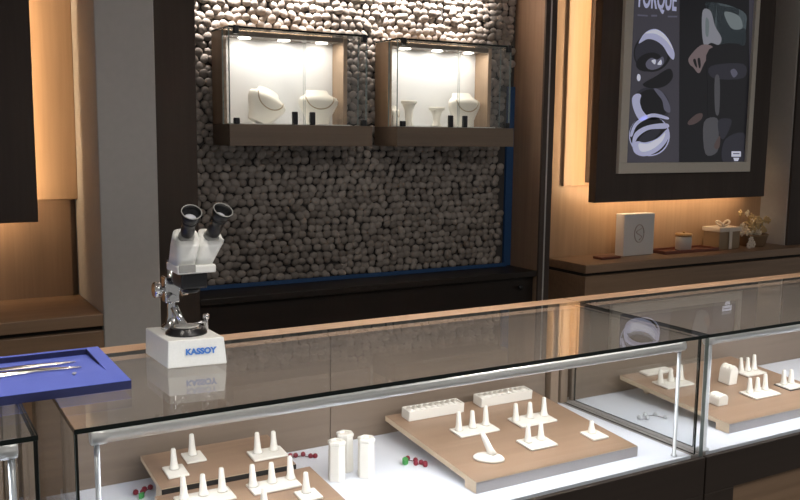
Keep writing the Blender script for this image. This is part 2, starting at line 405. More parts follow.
art('figure_picture', [(rb([(100, 22), (140, 12), (230, 30), (304, 72), (304, 150), (298, 224), (236, 226), (170, 224), (150, 120)]), 0),
    (rb([(196, 60), (270, 80), (286, 140), (230, 140)]), 6),
    (rb([(90, 50), (128, 56), (150, 130), (182, 190), (168, 224), (130, 214), (96, 228), (84, 140)]), 1), (rb([(104, 90), (120, 110), (116, 180), (102, 170)]), 0),
    (rb([(18, 292), (58, 242), (94, 222), (136, 232), (130, 264), (96, 316), (70, 366), (40, 336), (24, 322)]), 2),
    (rb([(40, 300), (52, 296), (60, 336), (50, 330)]), 3), (rb([(62, 296), (74, 292), (78, 330), (70, 340)]), 3),
    (rb([(120, 246), (302, 240), (310, 500), (290, 640), (130, 640), (112, 420)]), 3), (rb([(130, 330), (290, 320), (290, 390), (140, 390)]), 4),
    (rb([(148, 392), (172, 392), (170, 560), (150, 556)]), 5), (rb([(226, 356), (246, 344), (262, 368), (242, 388)]), 7),
    (rc([(16, 232), (60, 192), (94, 186), (92, 214), (60, 240), (24, 250)]), 8),
    (rc([(104, 236), (176, 212), (186, 300), (178, 398), (112, 408)]), 5), (rc([(186, 222), (258, 224), (216, 326), (188, 300)]), 4),
    (rc([(220, 332), (322, 292), (326, 380), (322, 456), (210, 456)]), 4), (rc([(160, 360), (192, 310), (190, 370), (170, 384)]), 8)],
    ['pteal', 'psleeve', 'pskin', 'pdark', 'pdim', 'pmid2', 'pteal2', 'pmid', 'pskin2'])
art('badge', [([(392, 420), (418, 420), (418, 435), (392, 435)], 0), ([(397, 438), (413, 438), (410, 447), (400, 447)], 0), ([(396, 425), (414, 425), (414, 428), (396, 428)], 1)], ['pbright', 'pmid'], .0022)
a = at(656.5, 8.2, YP-.001); pw = Vector(a) - Vector((sum(c.location[0] for c in (P,)), P.location.y, P.location.z))
o = text('lettering', 'TORQUE', .165, M['plight'], pr, Matrix.Translation(pw) @ Matrix.Rotation(R(90), 4, 'X') @ Matrix.Diagonal((.52, 1, 1, 1)), .004)
w = at(677, 8, YP).x - at(636.5, 8, YP).x
xs = [v.co.x for v in o.data.vertices]; k = w/(max(xs)-min(xs)); cxm = (max(xs)+min(xs))/2
for v in o.data.vertices: v.co.x = pw.x + (v.co.x-cxm)*k
for q in ([(132, 40), (160, 42), (160, 46), (132, 44)], [(170, 41), (186, 41), (186, 46), (170, 46)], [(216, 44), (242, 44), (242, 48), (216, 48)]): art('small_print', [(q, 0)], ['pmid'])

# ---------------------------------------------------------------- glass wall showcases
def slab(name, x0, x1, y0, y1, z0, z1, parent, edge='gedge', mat='glass'):
    b = MB().box(x0, x1, y0, y1, z0, z1)
    d = [x1-x0, y1-y0, z1-z0]; k = d.index(min(d)); b.bm.normal_update()
    for f in b.bm.faces: f.material_index = 0 if abs(f.normal[k]) > .9 else 1
    return b.build(name, [M[mat], M[edge]], parent, world=True)
def showcase(label, x0, x1):
    t = thing('wall_showcase', label, 'showcase', ((x0+x1)/2, 1.9, 1.5), 'lit glass showcases on the pebble wall')
    zb, zt, yf, ym = 1.588, 1.968, 1.775, 1.86
    xw = x0 + .575; xg = x0 + .632           # right end of the wooden box, right end of the glass
    def w(mb, n, m, bv=0): return mb.build(n, m, t, bv, world=True)
    w(MB().box(x0, x1, 1.77, 1.984, 1.5, zb), 'base_ledge', M['casewood'], .0015)
    for a in (x0+.001, xw-.021): w(MB().box(a, a+.02, ym, 1.984, zb+.0002, zt), 'side_panel', M['casewoodv'], .001)
    w(MB().box(x0+.0215, xw-.0215, ym, 1.968, zt-.02, zt), 'top_panel', M['casewood'], .001)
    w(MB().box(x0+.0215, xw-.0215, 1.9685, 1.984, zb+.0005, zt), 'back_panel', M['casewhite'])
    w(MB().box(x0+.0215, xw-.0215, 1.79, 1.968, zb+.0002, zb+.004), 'floor_panel', M['casewhite'])
    slab('glass_top', x0+.002, xg, yf-.003, 1.984, zt+.001, zt+.009, t, 'edge')
    for a in (x0+.002, xg-.008): slab('glass_side', a, a+.006, yf+.0075, ym-.0005, zb+.0005, zt+.0005, t)
    mid = (x0+xg)/2+.015
    for k, (a, b) in enumerate(((x0+.002, mid+.004), (mid-.004, xg-.001))):
        yy = yf + (0 if k == 0 else .0035)
        g = slab('glass_door', a, b, yy, yy+.003, zb+.0005, zt+.0005, t)
        lx = mid-.046 if k == 0 else mid+.036
        MB().box(lx-.011, lx+.011, yy-.012, yy+.006, zb+.001, zb+.055).build('lock', M['darkmetal'], g, .003, world=True)
    for cx, z0, z1 in ((x0+.032, zb+.001, zb+.026), (xg-.02, zb+.001, zb+.026), (x0+.032, zt-.022, zt+.0115), (xg-.02, zt-.022, zt+.0115)):
        w(MB().box(cx-.011, cx+.011, yf-.009, yf+.012, z0, z1), 'clip', M['darkmetal'], .003)
    for i in range(3):
        x = x0+.12+(xw-x0-.22)*i/2
        w(MB().lathe((x, 1.915, zt-.0205), [(.026, 0), (.026, -.003), (.021, -.004)], n=20), 'downlight', M['spotled'])
    ld = bpy.data.lights.new('showcase_lamp', 'AREA'); ld.shape = 'RECTANGLE'; ld.size = xw-x0-.1; ld.size_y = .05; ld.energy = 1.1; ld.color = (1, .96, .9)
    lo = bpy.data.objects.new('showcase_lamp', ld); col.objects.link(lo); lo.location = ((x0+xw)/2, 1.872, zt-.026)
    w(MB().box(x0+.03, xw-.03, 1.950, 1.962, zt+.0095, zt+.014), 'light_strip', M['toplled'])
    return t
showcase('left of the two glass wall showcases, holding two necklace busts', .932, 1.585)
showcase('right of the two glass wall showcases, beside the brown post', 1.711, 2.362)

def bust(label, x, y, z, s, rz=0, lean=0, flat=1):
    t = thing('necklace_bust', label, 'jewelry bust', (x, y, z))
    prof = [(0, .050, .036, 0), (.004, .054, .038, 0), (.03, .060, .036, 0), (.06, .078, .033, -.002), (.085, .092, .033, -.005), (.104, .096, .034, -.007), (.118, .088, .035, -.003), (.128, .068, .036, .006), (.135, .056, .034, .012), (.149, .051, .031, .017), (.152, .046, .028, .017)]
    loops = []
    for h, w, d, oy in prof:
        loops.append([(w*math.cos(2*math.pi*k/28), oy + d*math.sin(2*math.pi*k/28)*(1 if math.sin(2*math.pi*k/28) < 0 else .5), h*flat) for k in range(28)])
    mt = Matrix.Rotation(rz, 4, 'Z') @ Matrix.Rotation(lean, 4, 'Y') @ Matrix.Scale(s, 4)
    MB().rings(loops).xf(mt).build('body', M['cream'], t)
    b = MB(); pts = []
    for i in range(25):
        a = math.pi*(i/24); hx = .066*math.cos(a); hz = .121-.052*math.sin(a)
        # follow the chest surface
        pr_ = [p for p in prof]; j = max(k for k in range(len(pr_)) if pr_[k][0] <= hz); j = min(j, len(pr_)-2)
        f = (hz-pr_[j][0])/(pr_[j+1][0]-pr_[j][0]); w, d, oy = [pr_[j][c]*(1-f)+pr_[j+1][c]*f for c in (1, 2, 3)]
        yy = oy - d*math.sqrt(max(0, 1-min(1, (hx/w)**2)))
        pts.append((hx, yy-.0015, hz*flat))
    b.tube(pts, .0028, 6).xf(mt).build('edge_cord', M['cord'], t)
    return t
zc = 1.5921
bust('cream necklace bust tilted sideways at the left of the left showcase', 1.105, 1.905, zc+.002, 1.0, .15, .42)
bust('upright cream necklace bust at the right of the left showcase', 1.384, 1.905, zc, .98, -.05, 0)
bust('low small cream bust in the left corner of the right showcase', 1.775, 1.91, zc, .60, .9, -.1)
bust('largest cream necklace bust, right half of the right showcase', 2.155, 1.905, zc, 1.06, .15, 0)
def pedestal(label, x, y, h, w):
    t = thing('pedestal_stand', label, 'jewelry stand', (x, y, zc))
    MB().lathe((0, 0, 0), [(w*.62, 0), (w*.6, .006), (w*.42, .02), (w*.5, h*.6), (w*.8, h-.016)], n=24).build('stem', M['cream'], t)
    MB().lathe((0, 0, h-.0155), [(w*.85, 0), (w, .004), (w, .0125), (w*.94, .0155)], n=24).build('top', M['cream'], t)
pedestal('tall flared cream stand beside the small bust in the right showcase', 1.85, 1.905, .118, .038)
pedestal('short flared cream stand in the middle of the right showcase', 2.004, 1.905, .092, .038)

# ================================================================ COUNTERS
ZT, DK, YB = 1.0, .646, .585
def counter(label, x0, x1, egl, egr, bar, post_r):
    t = thing('display_counter', label, 'display counter', ((x0+x1)/2, .3, 0), 'glass display counters')
    def w(mb, n, m, bv=0): return mb.build(n, m, t, bv, world=True)
    slab('glass_top', x0, x1, 0, .558, ZT-.010, ZT, t, 'edge', 'topglass')
    slab('front_glass', x0+.001, x1-.001, .001, .008, .632, ZT-.0105, t, 'gedge')
    slab('end_glass', egl[0], egl[0]+.007, egl[1], YB-.006, DK+.0005, ZT-.0105, t, 'edge')
    slab('end_glass', egr[0], egr[0]+.007, egr[1], YB-.006, DK+.0005, ZT-.0105, t, 'edge')
    w(MB().box(x0, x1, .5585, .625, ZT-.022, ZT+.001), 'back_rail', M['strip'], .0015)
    seam = x0 + .81
    w(MB().box(x0+.009, seam-.002, YB-.0055, YB+.008, DK+.0005, ZT-.0225), 'sliding_door', M['back'], .001)
    w(MB().box(seam+.003, x1-.10, YB+.001, YB+.015, DK+.0005, ZT-.0225), 'sliding_door', M['back'], .001)
    for a, ww in ((x1-.085, .034), (x1-.04, .03)):
        w(MB().box(a, a+ww, YB-.012, YB+.02, DK+.0005, ZT-.0225), 'back_post', M['backv'], .002)
    w(MB().box(x1-.0995, x1-.008, YB+.0205, YB+.035, DK+.0005, ZT-.0225), 'back_filler', M['back'])
    w(MB().box(x0+.024, x1-.034, .0085, YB+.03, DK-.02, DK), 'deck', M['deck'])
    for a, b in ((x0, x0+.0235), (x1-.0335, x1)): w(MB().box(a, b, .0085, YB+.03, DK-.02, DK), 'end_rail', M['greyskirt'], .001)
    w(MB().box(x0+.001, x1-.001, .012, YB+.035, .09, DK-.0205), 'carcass', M['fascia'])
    w(MB().box(x0+.001, x1-.001, -.016, -.0003, .53, .642), 'fascia', M['fascia'], .0015)
    w(MB().box(x0+.001, x0+.125, -.016, .0115, .10, .5295), 'stile', M['fascia'], .0015)
    w(MB().box(x1-.125, x1-.001, -.016, .0115, .10, .5295), 'stile', M['fascia'], .0015)
    w(MB().box(x0+.126, x1-.126, -.006, .0115, .10, .5295), 'front_panel', M['tanpanel'])
    w(MB().box(x0+.02, x1-.02, .04, YB, 0, .0895), 'plinth', M['black'])
    b0, b1, zb, rr = bar
    yb = .012+rr
    lb = w(MB().lathe((b0, yb, zb), [(rr*.9, 0), (rr*1.06, .002), (rr*1.06, .030), (rr*.94, .031), (rr*.94, b1-b0-.031), (rr*1.06, b1-b0-.030), (rr*1.06, b1-b0-.002), (rr*.9, b1-b0)], (1, 0, 0), 24), 'light_bar', M['alu'])
    MB().box(b0+.04, b1-.04, yb+rr*.75, yb+rr+.002, zb-rr*.62, zb-rr*.25).build('led_strip', M['led'], lb, world=True)
    for a in (b0+.012, b1-.011):
        MB().tube([(a, yb, DK+.0005), (a, yb, DK+.004), (a, yb, DK+.0045), (a, yb, zb-rr+.004)], [post_r*1.8, post_r*1.8, post_r, post_r], 14).build('bar_post', M['postmetal'], lb, world=True)
    ld = bpy.data.lights.new('counter_led', 'AREA'); ld.shape = 'RECTANGLE'; ld.size = b1-b0-.06; ld.size_y = .012; ld.energy = 4.1*(b1-b0)/1.6; ld.color = (.93, .96, 1)
    lo = bpy.data.objects.new('counter_led', ld); col.objects.link(lo); lo.location = ((b0+b1)/2, yb+rr+.004, zb-rr*.6)
    lo.rotation_euler = (R(32), 0, 0)
    return t
counter('middle glass display counter, under the microscope, with two slotted ring blocks', 0, 1.718, (0, .0085), (1.695, .0085), (.033, 1.648, .9715, .0165), .0052)
counter('right-hand glass display counter, in front of the poster shelf', 1.723, 3.42, (1.742, .055), (3.41, .0085), (1.741, 3.36, .974, .0145), .0105)
counter('left glass display counter, mostly out of frame, under the blue tray', -1.78, -.063, (-1.78, .0085), (-.071, .0085), (-1.7, -.096, .9715, .0175), .0065)

# ---------------------------------------------------------------- display boards (tilted up at the back)
class Plane:
    def __init__(s, x0, x1, y0, y1, z0, z1): s.x0, s.x1, s.y0, s.y1, s.z0, s.z1 = x0, x1, y0, y1, z0, z1; s.k = (z1-z0)/(y1-y0); s.a = math.atan(s.k)
    def z(s, y): return s.z0 + s.k*(y-s.y0)
def board(label, p, th=.015, gap_mat='satin'):
    t = thing('display_board', label, 'display board', ((p.x0+p.x1)/2, (p.y0+p.y1)/2, DK))
    def slp(x0, x1, y0, y1, d0, d1):
        return [(x0, y0, p.z(y0)-d1), (x1, y0, p.z(y0)-d1), (x1, y1, p.z(y1)-d1), (x0, y1, p.z(y1)-d1), (x0, y0, p.z(y0)-d0), (x1, y0, p.z(y0)-d0), (x1, y1, p.z(y1)-d0), (x0, y1, p.z(y1)-d0)]
    b = MB().hexa(slp(p.x0, p.x1, p.y0, p.y1, 0, th)); b.bm.normal_update()
    for f in b.bm.faces: f.material_index = 0 if f.normal.z > .9 else 1
    b.build('top', [M['board'], M['boardedge']], t, world=True)
    for x, y, xx, yy in ((p.x0, p.y0, .014, .05), (p.x1-.022, p.y0+.02, .022, .022), (p.x0+.09, p.y1-.05, .022, .022), (p.x1-.11, p.y1-.05, .022, .022)):
        q = slp(x, x+xx, y, y+yy, th+.0002, 0)
        q = [(a, b_, DK+.0005) for a, b_, c in q[:4]] + q[4:]
        MB().hexa(q).build('foot', M['boardedge'], t, world=True)
    zs_ = p.z(p.y0)-DK
    MB().box(p.x0+.0005, p.x1, p.y0-.0025, p.y0-.0002, DK+.0006, p.z(p.y0)-.0012).build('gap_shade', M[gap_mat], t, world=True)  # added sheet standing in for the shaded gap under the board
    return t
PM = Plane(.980, 1.542, .08, .555, .677, .715)
PA = Plane(.254, .605, .362, .56, .700, .7185)
PB = Plane(.235, .640, .03, .352, .670, .6895)
PC = Plane(1.937, 2.52, .085, .56, .677, .715)
board('large tilted tan display board in the middle counter, carrying the two slotted ring blocks', PM)
board('narrow tan display board at the back left of the middle counter', PA, .012, 'groove')
board('tan display board at the front left of the middle counter, crowded with ring stands', PB)
board('tilted tan display board inside the right-hand counter', PC)

def ring_stand(label, p, x, y, n, w, d, h=.052, sp=.045, dark=False, fy=.012, group=None):
    t = thing('ring_stand', label, 'ring stand', (x, y, p.z(y)+.0012))
    t.rotation_euler = (p.a, 0, 0)
    b = MB().box(-w/2, w/2, -d/2, d/2, 0, .006)
    b.build('base', M['white'], t, .002)
    if dark: MB().box(-w/2-.004, w/2+.004, -d/2-.004, d/2+.004, -.0008, .0018).build('under_plate', M['black'], t)
    for i in range(n):
        fx = (i-(n-1)/2)*sp
        hh = h*(1, .93, 1.06)[i % 3]
        MB().lathe((fx, fy, .0058), [(.0135, 0), (.0115, .004), (.0092, .014), (.0074, hh*.6), (.0060, hh-.003), (.0045, hh)], (-.03, .10, 1), 16).build('finger', M['white'], t)
    return t
G = 'white ring stands in the counters'
# back-left board
ring_stand('single-finger ring stand at the left front of the narrow back board', PA, .309, .432, 1, .052, .064)
ring_stand('single-finger ring stand near the back edge of the narrow back board', PA, .374, .492, 1, .052, .06, .055)
ring_stand('two-finger ring stand at the right end of the narrow back board', PA, .556, .437, 2, .095, .06, .055, .046)
# front-left board
ring_stand('three-finger ring stand at the back right of the crowded front-left board', PB, .511, .281, 3, .125, .062, .055, .05)
ring_stand('three-finger ring stand at the back left of the crowded front-left board', PB, .338, .287, 3, .135, .066, .055, .047)
ring_stand('single-finger ring stand at the right edge of the crowded front-left board', PB, .566, .196, 1, .055, .055, .05)
ring_stand('single-finger ring stand in the middle front of the crowded front-left board, cut by the frame', PB, .444, .162, 1, .055, .055, .05)
# middle board
ring_stand('three-finger ring stand in front of the left slotted ring block', PM, 1.166, .353, 3, .137, .063, .055, .048)
ring_stand('three-finger ring stand at the right of the large middle board, behind the two-finger one', PM, 1.374, .347, 3, .135, .072, .052, .054)
ring_stand('two-finger ring stand at the front right of the large middle board', PM, 1.278, .205, 2, .095, .072, .05, .046)
ring_stand('smallest single-finger ring stand, alone near the right edge of the middle board', PM, 1.472, .182, 1, .058, .062, .036)
# leaning one
t = thing('ring_stand', 'single leaning ring finger on an oval base at the front of the middle board', 'ring stand', (1.09, .178, PM.z(.178)+.0008)); t.rotation_euler = (PM.a, 0, 0)
MB().rings([[(.043*s*math.cos(2*math.pi*k/28), .027*s*math.sin(2*math.pi*k/28), h) for k in range(28)] for s, h in ((.97, 0), (1, .003), (.98, .006), (.85, .011), (.5, .015))]).xf(Matrix.Rotation(R(-36), 4, 'Z')).build('base', M['white'], t)
MB().tube([(.010, -.004, .012), (.003, .004, .028), (-.008, .016, .058), (-.012, .021, .070)], [.012, .0095, .0075, .0055], 16).build('finger', M['white'], t)
# right counter board
ring_stand('three-finger ring stand at the left of the right counter board, seen through the end glass', PC, 2.05, .418, 3, .13, .075, .05, .05)
ring_stand('rear three-finger ring stand right of the arched block in the right counter', PC, 2.418, .392, 3, .105, .062, .052, .036)
ring_stand('front three-finger ring stand on the right counter board, nearest its front edge', PC, 2.262, .226, 3, .13, .07, .052, .04)
ring_stand('ring stand on a black under plate at the right edge of the picture', PC, 2.435, .237, 2, .08, .06, .052, .04, True)

def slot_block(label, p, x0, x1, y0, y1, h):
    t = thing('ring_block', label, 'ring display block', ((x0+x1)/2, (y0+y1)/2, p.z((y0+y1)/2)+.001)); t.rotation_euler = (p.a, 0, 0)
    w, d = x1-x0, y1-y0
    b = MB()
    e = .006
    for q in ((-w/2, w/2, -d/2, -d/2+e, 0, h), (-w/2, w/2, d/2-e, d/2, 0, h), (-w/2, -w/2+e, -d/2+e, d/2-e, 0, h), (w/2-e, w/2, -d/2+e, d/2-e, 0, h), (-w/2+e, w/2-e, -d/2+e, d/2-e, 0, h*.6)): b.box(*q)
    b.build('body', M['white'], t, .0012)
    n = 9; b = MB(); ww = (w-2*e-.002)/n
    for i in range(n):
        cx = -w/2+e+.001+ww*(i+.5)
        b.rings([[(cx+(ww/2-.0012)*math.cos(a)*1, yy, h*.85+(.0050)*math.sin(a)) for a in [2*math.pi*k/12 for k in range(12)]] for yy in (-d/2+e+.0005, d/2-e-.0005)])
    b.build('padded_insert', M['white'], t)
slot_block('left white slotted ring block at the back of the large middle board', PM, 1.022, 1.218, .486, .532, .030)
slot_block('right white slotted ring block at the back of the large middle board', PM, 1.289, 1.489, .494, .540, .030)

def hex_tower(label, x, y, h):
    t = thing('ring_tower', label, 'ring display', (x, y, DK+.0008))
    def hx(r, z, ph=.3): return [(r*math.cos(ph+math.pi*k/3), r*math.sin(ph+math.pi*k/3), z) for k in range(6)]
    MB().rings([hx(.0235, 0), hx(.0240, .002), hx(.0225, h-.012)], smooth=False).build('column', M['white'], t, .0012)
    MB().rings([hx(.0228, h-.0117), hx(.0245, h-.008), hx(.0245, h-.002), hx(.0215, h), hx(.013, h), hx(.011, h-.004)], smooth=False).build('cap', M['white'], t)
hex_tower('left of the three white six-sided ring towers', .709, .333, .108)
hex_tower('rear middle one of the three white six-sided ring towers', .757, .380, .108)
hex_tower('right of the three white six-sided ring towers', .789, .318, .108)

def sprig(label, pts, leafs, mat='red', lm='green', r=.0072):
    cx = sum(p[0] for p in pts)/len(pts); cy = sum(p[1] for p in pts)/len(pts)
    t = thing('berry_sprig', label, 'ornament', (cx, cy, DK))
    for x, y in pts: MB().ball((x-cx, y-cy, r+.0006), r, 10, 7).build('berry', M[mat], t)
    st = MB().tube([(pts[0][0]-cx, pts[0][1]-cy, .002)] + [(x-cx, y-cy, .0035) for x, y in pts[1:]], .0012, 6).build('stem', M['stem'], t)
    for x, y, a, s in leafs:
        q = [(-1, 0), (-.5, .45), (.2, .5), (1, 0), (.2, -.5), (-.5, -.45)]
        b = MB(); b.rings([[(s*px_, s*py_, z) for px_, py_ in q] for z in (.002, .016)], smooth=False)
        b.xf(Matrix.Translation((x-cx, y-cy, .0)) @ Matrix.Rotation(a, 4, 'Z')).build('leaf', M[lm], t, .001)
sprig('red berries on the white deck, left of the ring towers', [(.664, .538), (.678, .532), (.70, .53), (.713, .508), (.725, .502)], [])
sprig('red berries with a green leaf between the ring towers and the large board', [(.945, .362), (.957, .340), (.945, .318), (.962, .318), (.962, .296), (.968, .306)], [(.927, .345, 1.0, .017)])
sprig('red berries with a green leaf at the far left of the white deck', [(.222, .486), (.238, .480), (.246, .495), (.262, .50)], [(.229, .455, .4, .009)])
sprig('pale crystal sprig on the deck of the right counter, behind the end glass', [(1.79, .318), (1.81, .30), (1.83, .33), (1.86, .315), (1.87, .28)], [], 'crystal', 'crystal', .0072)

def arch_block(label, x, y, p, w, h, d):
    t = thing('ring_arch', label, 'ring display block', (x, y, p.z(y)+.001)); t.rotation_euler = (p.a, 0, 0)
    poly = [(-w/2, 0), (w/2, 0), (w/2, h*.62)] + [(w/2*math.cos(R(a)), h*.62+h*.38*math.sin(R(a))) for a in range(15, 180, 15)] + [(-w/2, h*.62)]
    MB().prism(poly, -d/2, d/2).build('block', M['white'], t, .002)
    b = MB()
    for i in range(3):
        yy = -d/2+d*(i+.5)/3
        q = [(w*.51*math.cos(R(a)), h*.62+h*.39*math.sin(R(a))) for a in range(30, 151, 12)]
        b.tube([(a_, yy, c_) for a_, c_ in q], .0016, 6)
    b.build('ridge', M['cream'], t)
arch_block('upright arched white ring block at the left back of the right counter board', 2.248, .352, PC, .040, .066, .048)
arch_block('low arched white ring block behind the corner post of the right counter', 2.045, .222, PC, .045, .036, .045)
t = thing('flat_pad', 'flat white display pad at the back corner of the right counter board', 'display pad', (2.085, .53, PC.z(.53)+.001)); t.rotation_euler = (PC.a, 0, 0)
MB().box(-.065, .065, -.02, .02, 0, .009).build('pad', M['white'], t, .002)

# ================================================================ MICROSCOPE
S = thing('microscope', 'white stereo microscope with black eyepieces standing on the glass counter', 'microscope', (.335, .42, 1.0005))
def sw(mb, n, m, bv=0, par=None): return mb.build(n, m, par or S, bv, 3, world=True)
base = sw(MB().hexa([(.270, .340, 1.0008), (.410, .323, 1.0008), (.405, .497, 1.0008), (.262, .512, 1.0008), (.273, .341, 1.067), (.404, .3255, 1.067), (.398, .496, 1.067), (.264, .513, 1.067)]), 'base', M['scopewhite'], .003)
text('lettering', 'KASSOY', .0195, M['letter'], base, Matrix.Translation((.3475-.335, .3302-.42-.0010, .031)) @ Matrix.Rotation(math.atan2(-.0165, .1355), 4, 'Z') @ Matrix.Rotation(R(90), 4, 'X'), .0009)
sw(MB().lathe((.337, .408, 1.0672), [(.050, 0), (.050, .004), (.046, .006), (.046, .009), (.040, .011), (.040, .0145), (.037, .0155)], n=32), 'stage_disc', M['scopeblack'])
sw(MB().lathe((.337, .408, 1.0832), [(.031, 0), (.031, .002), (.026, .003)], n=28), 'stage_insert', M['scopegrey'])
for x, y in ((.392, .425),):
    sw(MB().tube([(x, y, 1.0672), (x, y, 1.094), (x, y, 1.0945), (x, y, 1.104), (x, y, 1.107)], [.0065, .0055, .0085, .0085, .005], 14).tube([(x, y-.004, 1.088), (x+(.335-x)*.6, .415, 1.0868)], [.0035, .0025], 8), 'stage_clip', M['chrome'])
colm = sw(MB().lathe((.319, .472, 1.0675), [(.026, 0), (.026, .008), (.017, .014), (.0115, .03), (.0105, .034), (.0105, .175)], n=24), 'column', M['chrome'])
sw(MB().box(.300, .336, .455, .492, 1.135, 1.200), 'focus_block', M['chrome'], .004)
sw(MB().tube([(.318, .445, 1.128), (.330, .435, 1.100), (.338, .43, 1.082)], [.010, .008, .010], 12), 'lamp_arm', M['chrome'])
for s, x in ((-1, .300), (1, .336)):
    sw(MB().lathe((x, .472, 1.168), [(.008, 0), (.008, .006), (.019, .007), (.020, .010), (.020, .022), (.017, .025)], (s, 0, 0), 20), 'focus_knob', M['chrome'])
sw(MB().lathe((.320, .454, 1.15), [(.006, 0), (.006, .012), (.010, .013), (.010, .022)], (-.3, -1, 0), 16), 'lock_knob', M['chrome'])
sw(MB().box(.322, .378, .43, .478, 1.185, 1.222), 'carrier', M['scopegrey'], .004)
sw(MB().box(.312, .376, .355, .432, 1.184, 1.2215), 'objective_housing', M['scopeblack'], .005)
sw(MB().lathe((.345, .39, 1.1835), [(.022, 0), (.022, -.010), (.018, -.012)], n=24), 'objective_lens', M['scopeblack'])
head = sw(MB().box(.300, .394, .345, .440, 1.222, 1.2415), 'head_plate', M['scopewhite'], .004)
sw(MB().box(.3035, .3435, .3425, .3455, 1.2265, 1.245), 'plate_trim', M['scopegrey'], .001)
def rr(c, hw, hd, e=.30, n=32):
    o = []
    for k in range(n):
        a = 2*math.pi*k/n; ca, sa = math.cos(a), math.sin(a)
        o.append((c[0]+hw*math.copysign(abs(ca)**e, ca), c[1]+hd*math.copysign(abs(sa)**e, sa), c[2]))
    return o
for p0, p1, p2 in ((Vector((.3245, .395, 1.2417)), Vector((.3335, .384, 1.303)), Vector((.3312, .3365, 1.358))),
                   (Vector((.3675, .395, 1.2417)), Vector((.3935, .384, 1.300)), Vector((.4045, .3365, 1.360)))):
    ax = (p2-p1).normalized(); L = (p2-p1).length
    lp = [rr(p0, .0235, .044, .4), rr(p0.lerp(p1, .3), .0245, .043, .4), rr(p0.lerp(p1, .7), .0280, .039, .42), rr(p0.lerp(p1, .96), .0300, .033, .5)]
    e1 = Vector((1, 0, 0)); e1 = (e1-ax*e1.dot(ax)).normalized(); e2 = ax.cross(e1)
    lp.append([p1 + ax*.004 + e1*(.0300*math.copysign(abs(math.cos(a))**.6, math.cos(a))) + e2*(.029*math.copysign(abs(math.sin(a))**.6, math.sin(a))) for a in [2*math.pi*k/32 for k in range(32)]])
    lp.append([p1 + ax*.008 + e1*.0225*math.cos(a) + e2*.0235*math.sin(a) for a in [2*math.pi*k/32 for k in range(32)]])
    lp.append([p1 + ax*.003 + e1*.0195*math.cos(a) + e2*.0195*math.sin(a) for a in [2*math.pi*k/32 for k in range(32)]])
    sw(MB().rings(lp), 'prism_pod', M['scopewhite'])
    sw(MB().lathe(p1+ax*.0032, [(.0190, 0), (.0190, .006), (.0155, .0085), (.0155, .012)], ax, 24), 'tube_collar', M['scopegrey'])
    ey = sw(MB().lathe(p1+ax*.0153, [(.0155, 0), (.0165, .003), (.0165, L-.055), (.0150, L-.048), (.0150, L-.036), (.0175, L-.033), (.0175, L-.026)], ax, 28), 'eyepiece', M['scopeblack'])
    sw(MB().lathe(p1+ax*(L-.0105), [(.0175, 0), (.0205, .006), (.0228, .016), (.0235, .026), (.0222, .0265), (.0205, .016), (.0165, .0043)], ax, 28, (True, False)), 'eyecup', M['black'], 0, ey)
    sw(MB().lathe(p1+ax*(L-.0062), [(.0150, 0), (.0145, .002), (.010, .0035), (.003, .0042)], ax, 24), 'eye_lens', M['lens'], 0, ey)
    sw(MB().lathe(p1+ax*(L+.0158), [(.0238, 0), (.0246, .0012), (.0238, .0024), (.0224, .0026), (.0222, .0005)], ax, 28, (False, False)), 'rim', M['scopegrey'], 0, ey)

# ================================================================ BLUE TRAY AND TOOLS
T = thing('tray', 'blue felt-covered tray with a sunken middle lying on the glass counters', 'tray', (-.02, .39, 1.0005))
X0, X1, Y0, Y1, H = -.30, .157, .218, .562, .0205
YR, YK = .325, Y1-.016
b = MB()
b.box(X0, X1, Y0, YR, 1.0008, 1+H).box(X0, X1, YK, Y1, 1.0008, 1+H)
b.box(X0, X0+.03, YR, YK, 1.0008, 1+H).box(X1-.030, X1, YR, YK, 1.0008, 1+H)
b.build('rim', M['blue'], T, 0, world=True)
MB().hexa([(X0+.0302, YR+.0002, 1.001), (X1-.0302, YR+.0002, 1.001), (X1-.0302, YK-.0002, 1.001), (X0+.0302, YK-.0002, 1.001),
           (X0+.0302, YR+.0002, 1+H-.0004), (X1-.0302, YR+.0002, 1+H-.0004), (X1-.0302, YK-.0002, 1.007), (X0+.0302, YK-.0002, 1.007)]).build('recessed_floor', M['blue'], T, world=True)
MB().box(X0+.030, X1-.0298, YK-.0012, YK-.0003, 1.008, 1+H).box(X1-.0312, X1-.0302, .40, YK-.0013, 1.010, 1+H-.0005).build('recess_shade', M['blueshade'], T, world=True)  # dark strips: shade on the sunken walls put into the colour
MB().box(X0-.0004, X1+.0004, Y0-.0008, Y0-.0001, 1.0009, 1+H-.0012).build('front_shade', M['blueshade'], T, world=True)  # dark sheet: shade on the tray's front side, as colour
def zf(y): return 1.0202 if y < YR else 1.0202 - (y-YR)/(YK-YR)*.0132
def tweezers(label, p, q, open_=.008, w=.005):
    p = Vector((*p, zf(p[1])+.0012)); q = Vector((*q, zf(q[1])+.0012)); d = (q-p).normalized(); s = Vector((-d.y, d.x, 0)); L = (q-p).length
    t = thing('tweezers', label, 'tool', p)
    for k in (-1, 1):
        pts = [p+d*(L*f)+s*(k*o*open_)+Vector((0, 0, .0022)) for f, o in ((0, .12), (.15, .35), (.5, .6), (.8, .45), (1, .18))]
        MB().tube(pts, [w*.7, w, w, w*.6, w*.2], 8, True, (.55, .5)).build('arm', M['steel'], t, world=True)
    MB().tube([p+Vector((0, 0, .0022))-d*.004, p+Vector((0, 0, .0022))+d*.012], w*.9, 10, True, (.9, .45)).build('joint', M['steel'], t, world=True)
tweezers('steel tweezers lying farthest back in the blue tray', (-.125, .444), (.083, .450), .010, .009)
tweezers('steel tweezers in the middle of the blue tray, pointing right', (-.085, .405), (.083, .378), .010, .009)
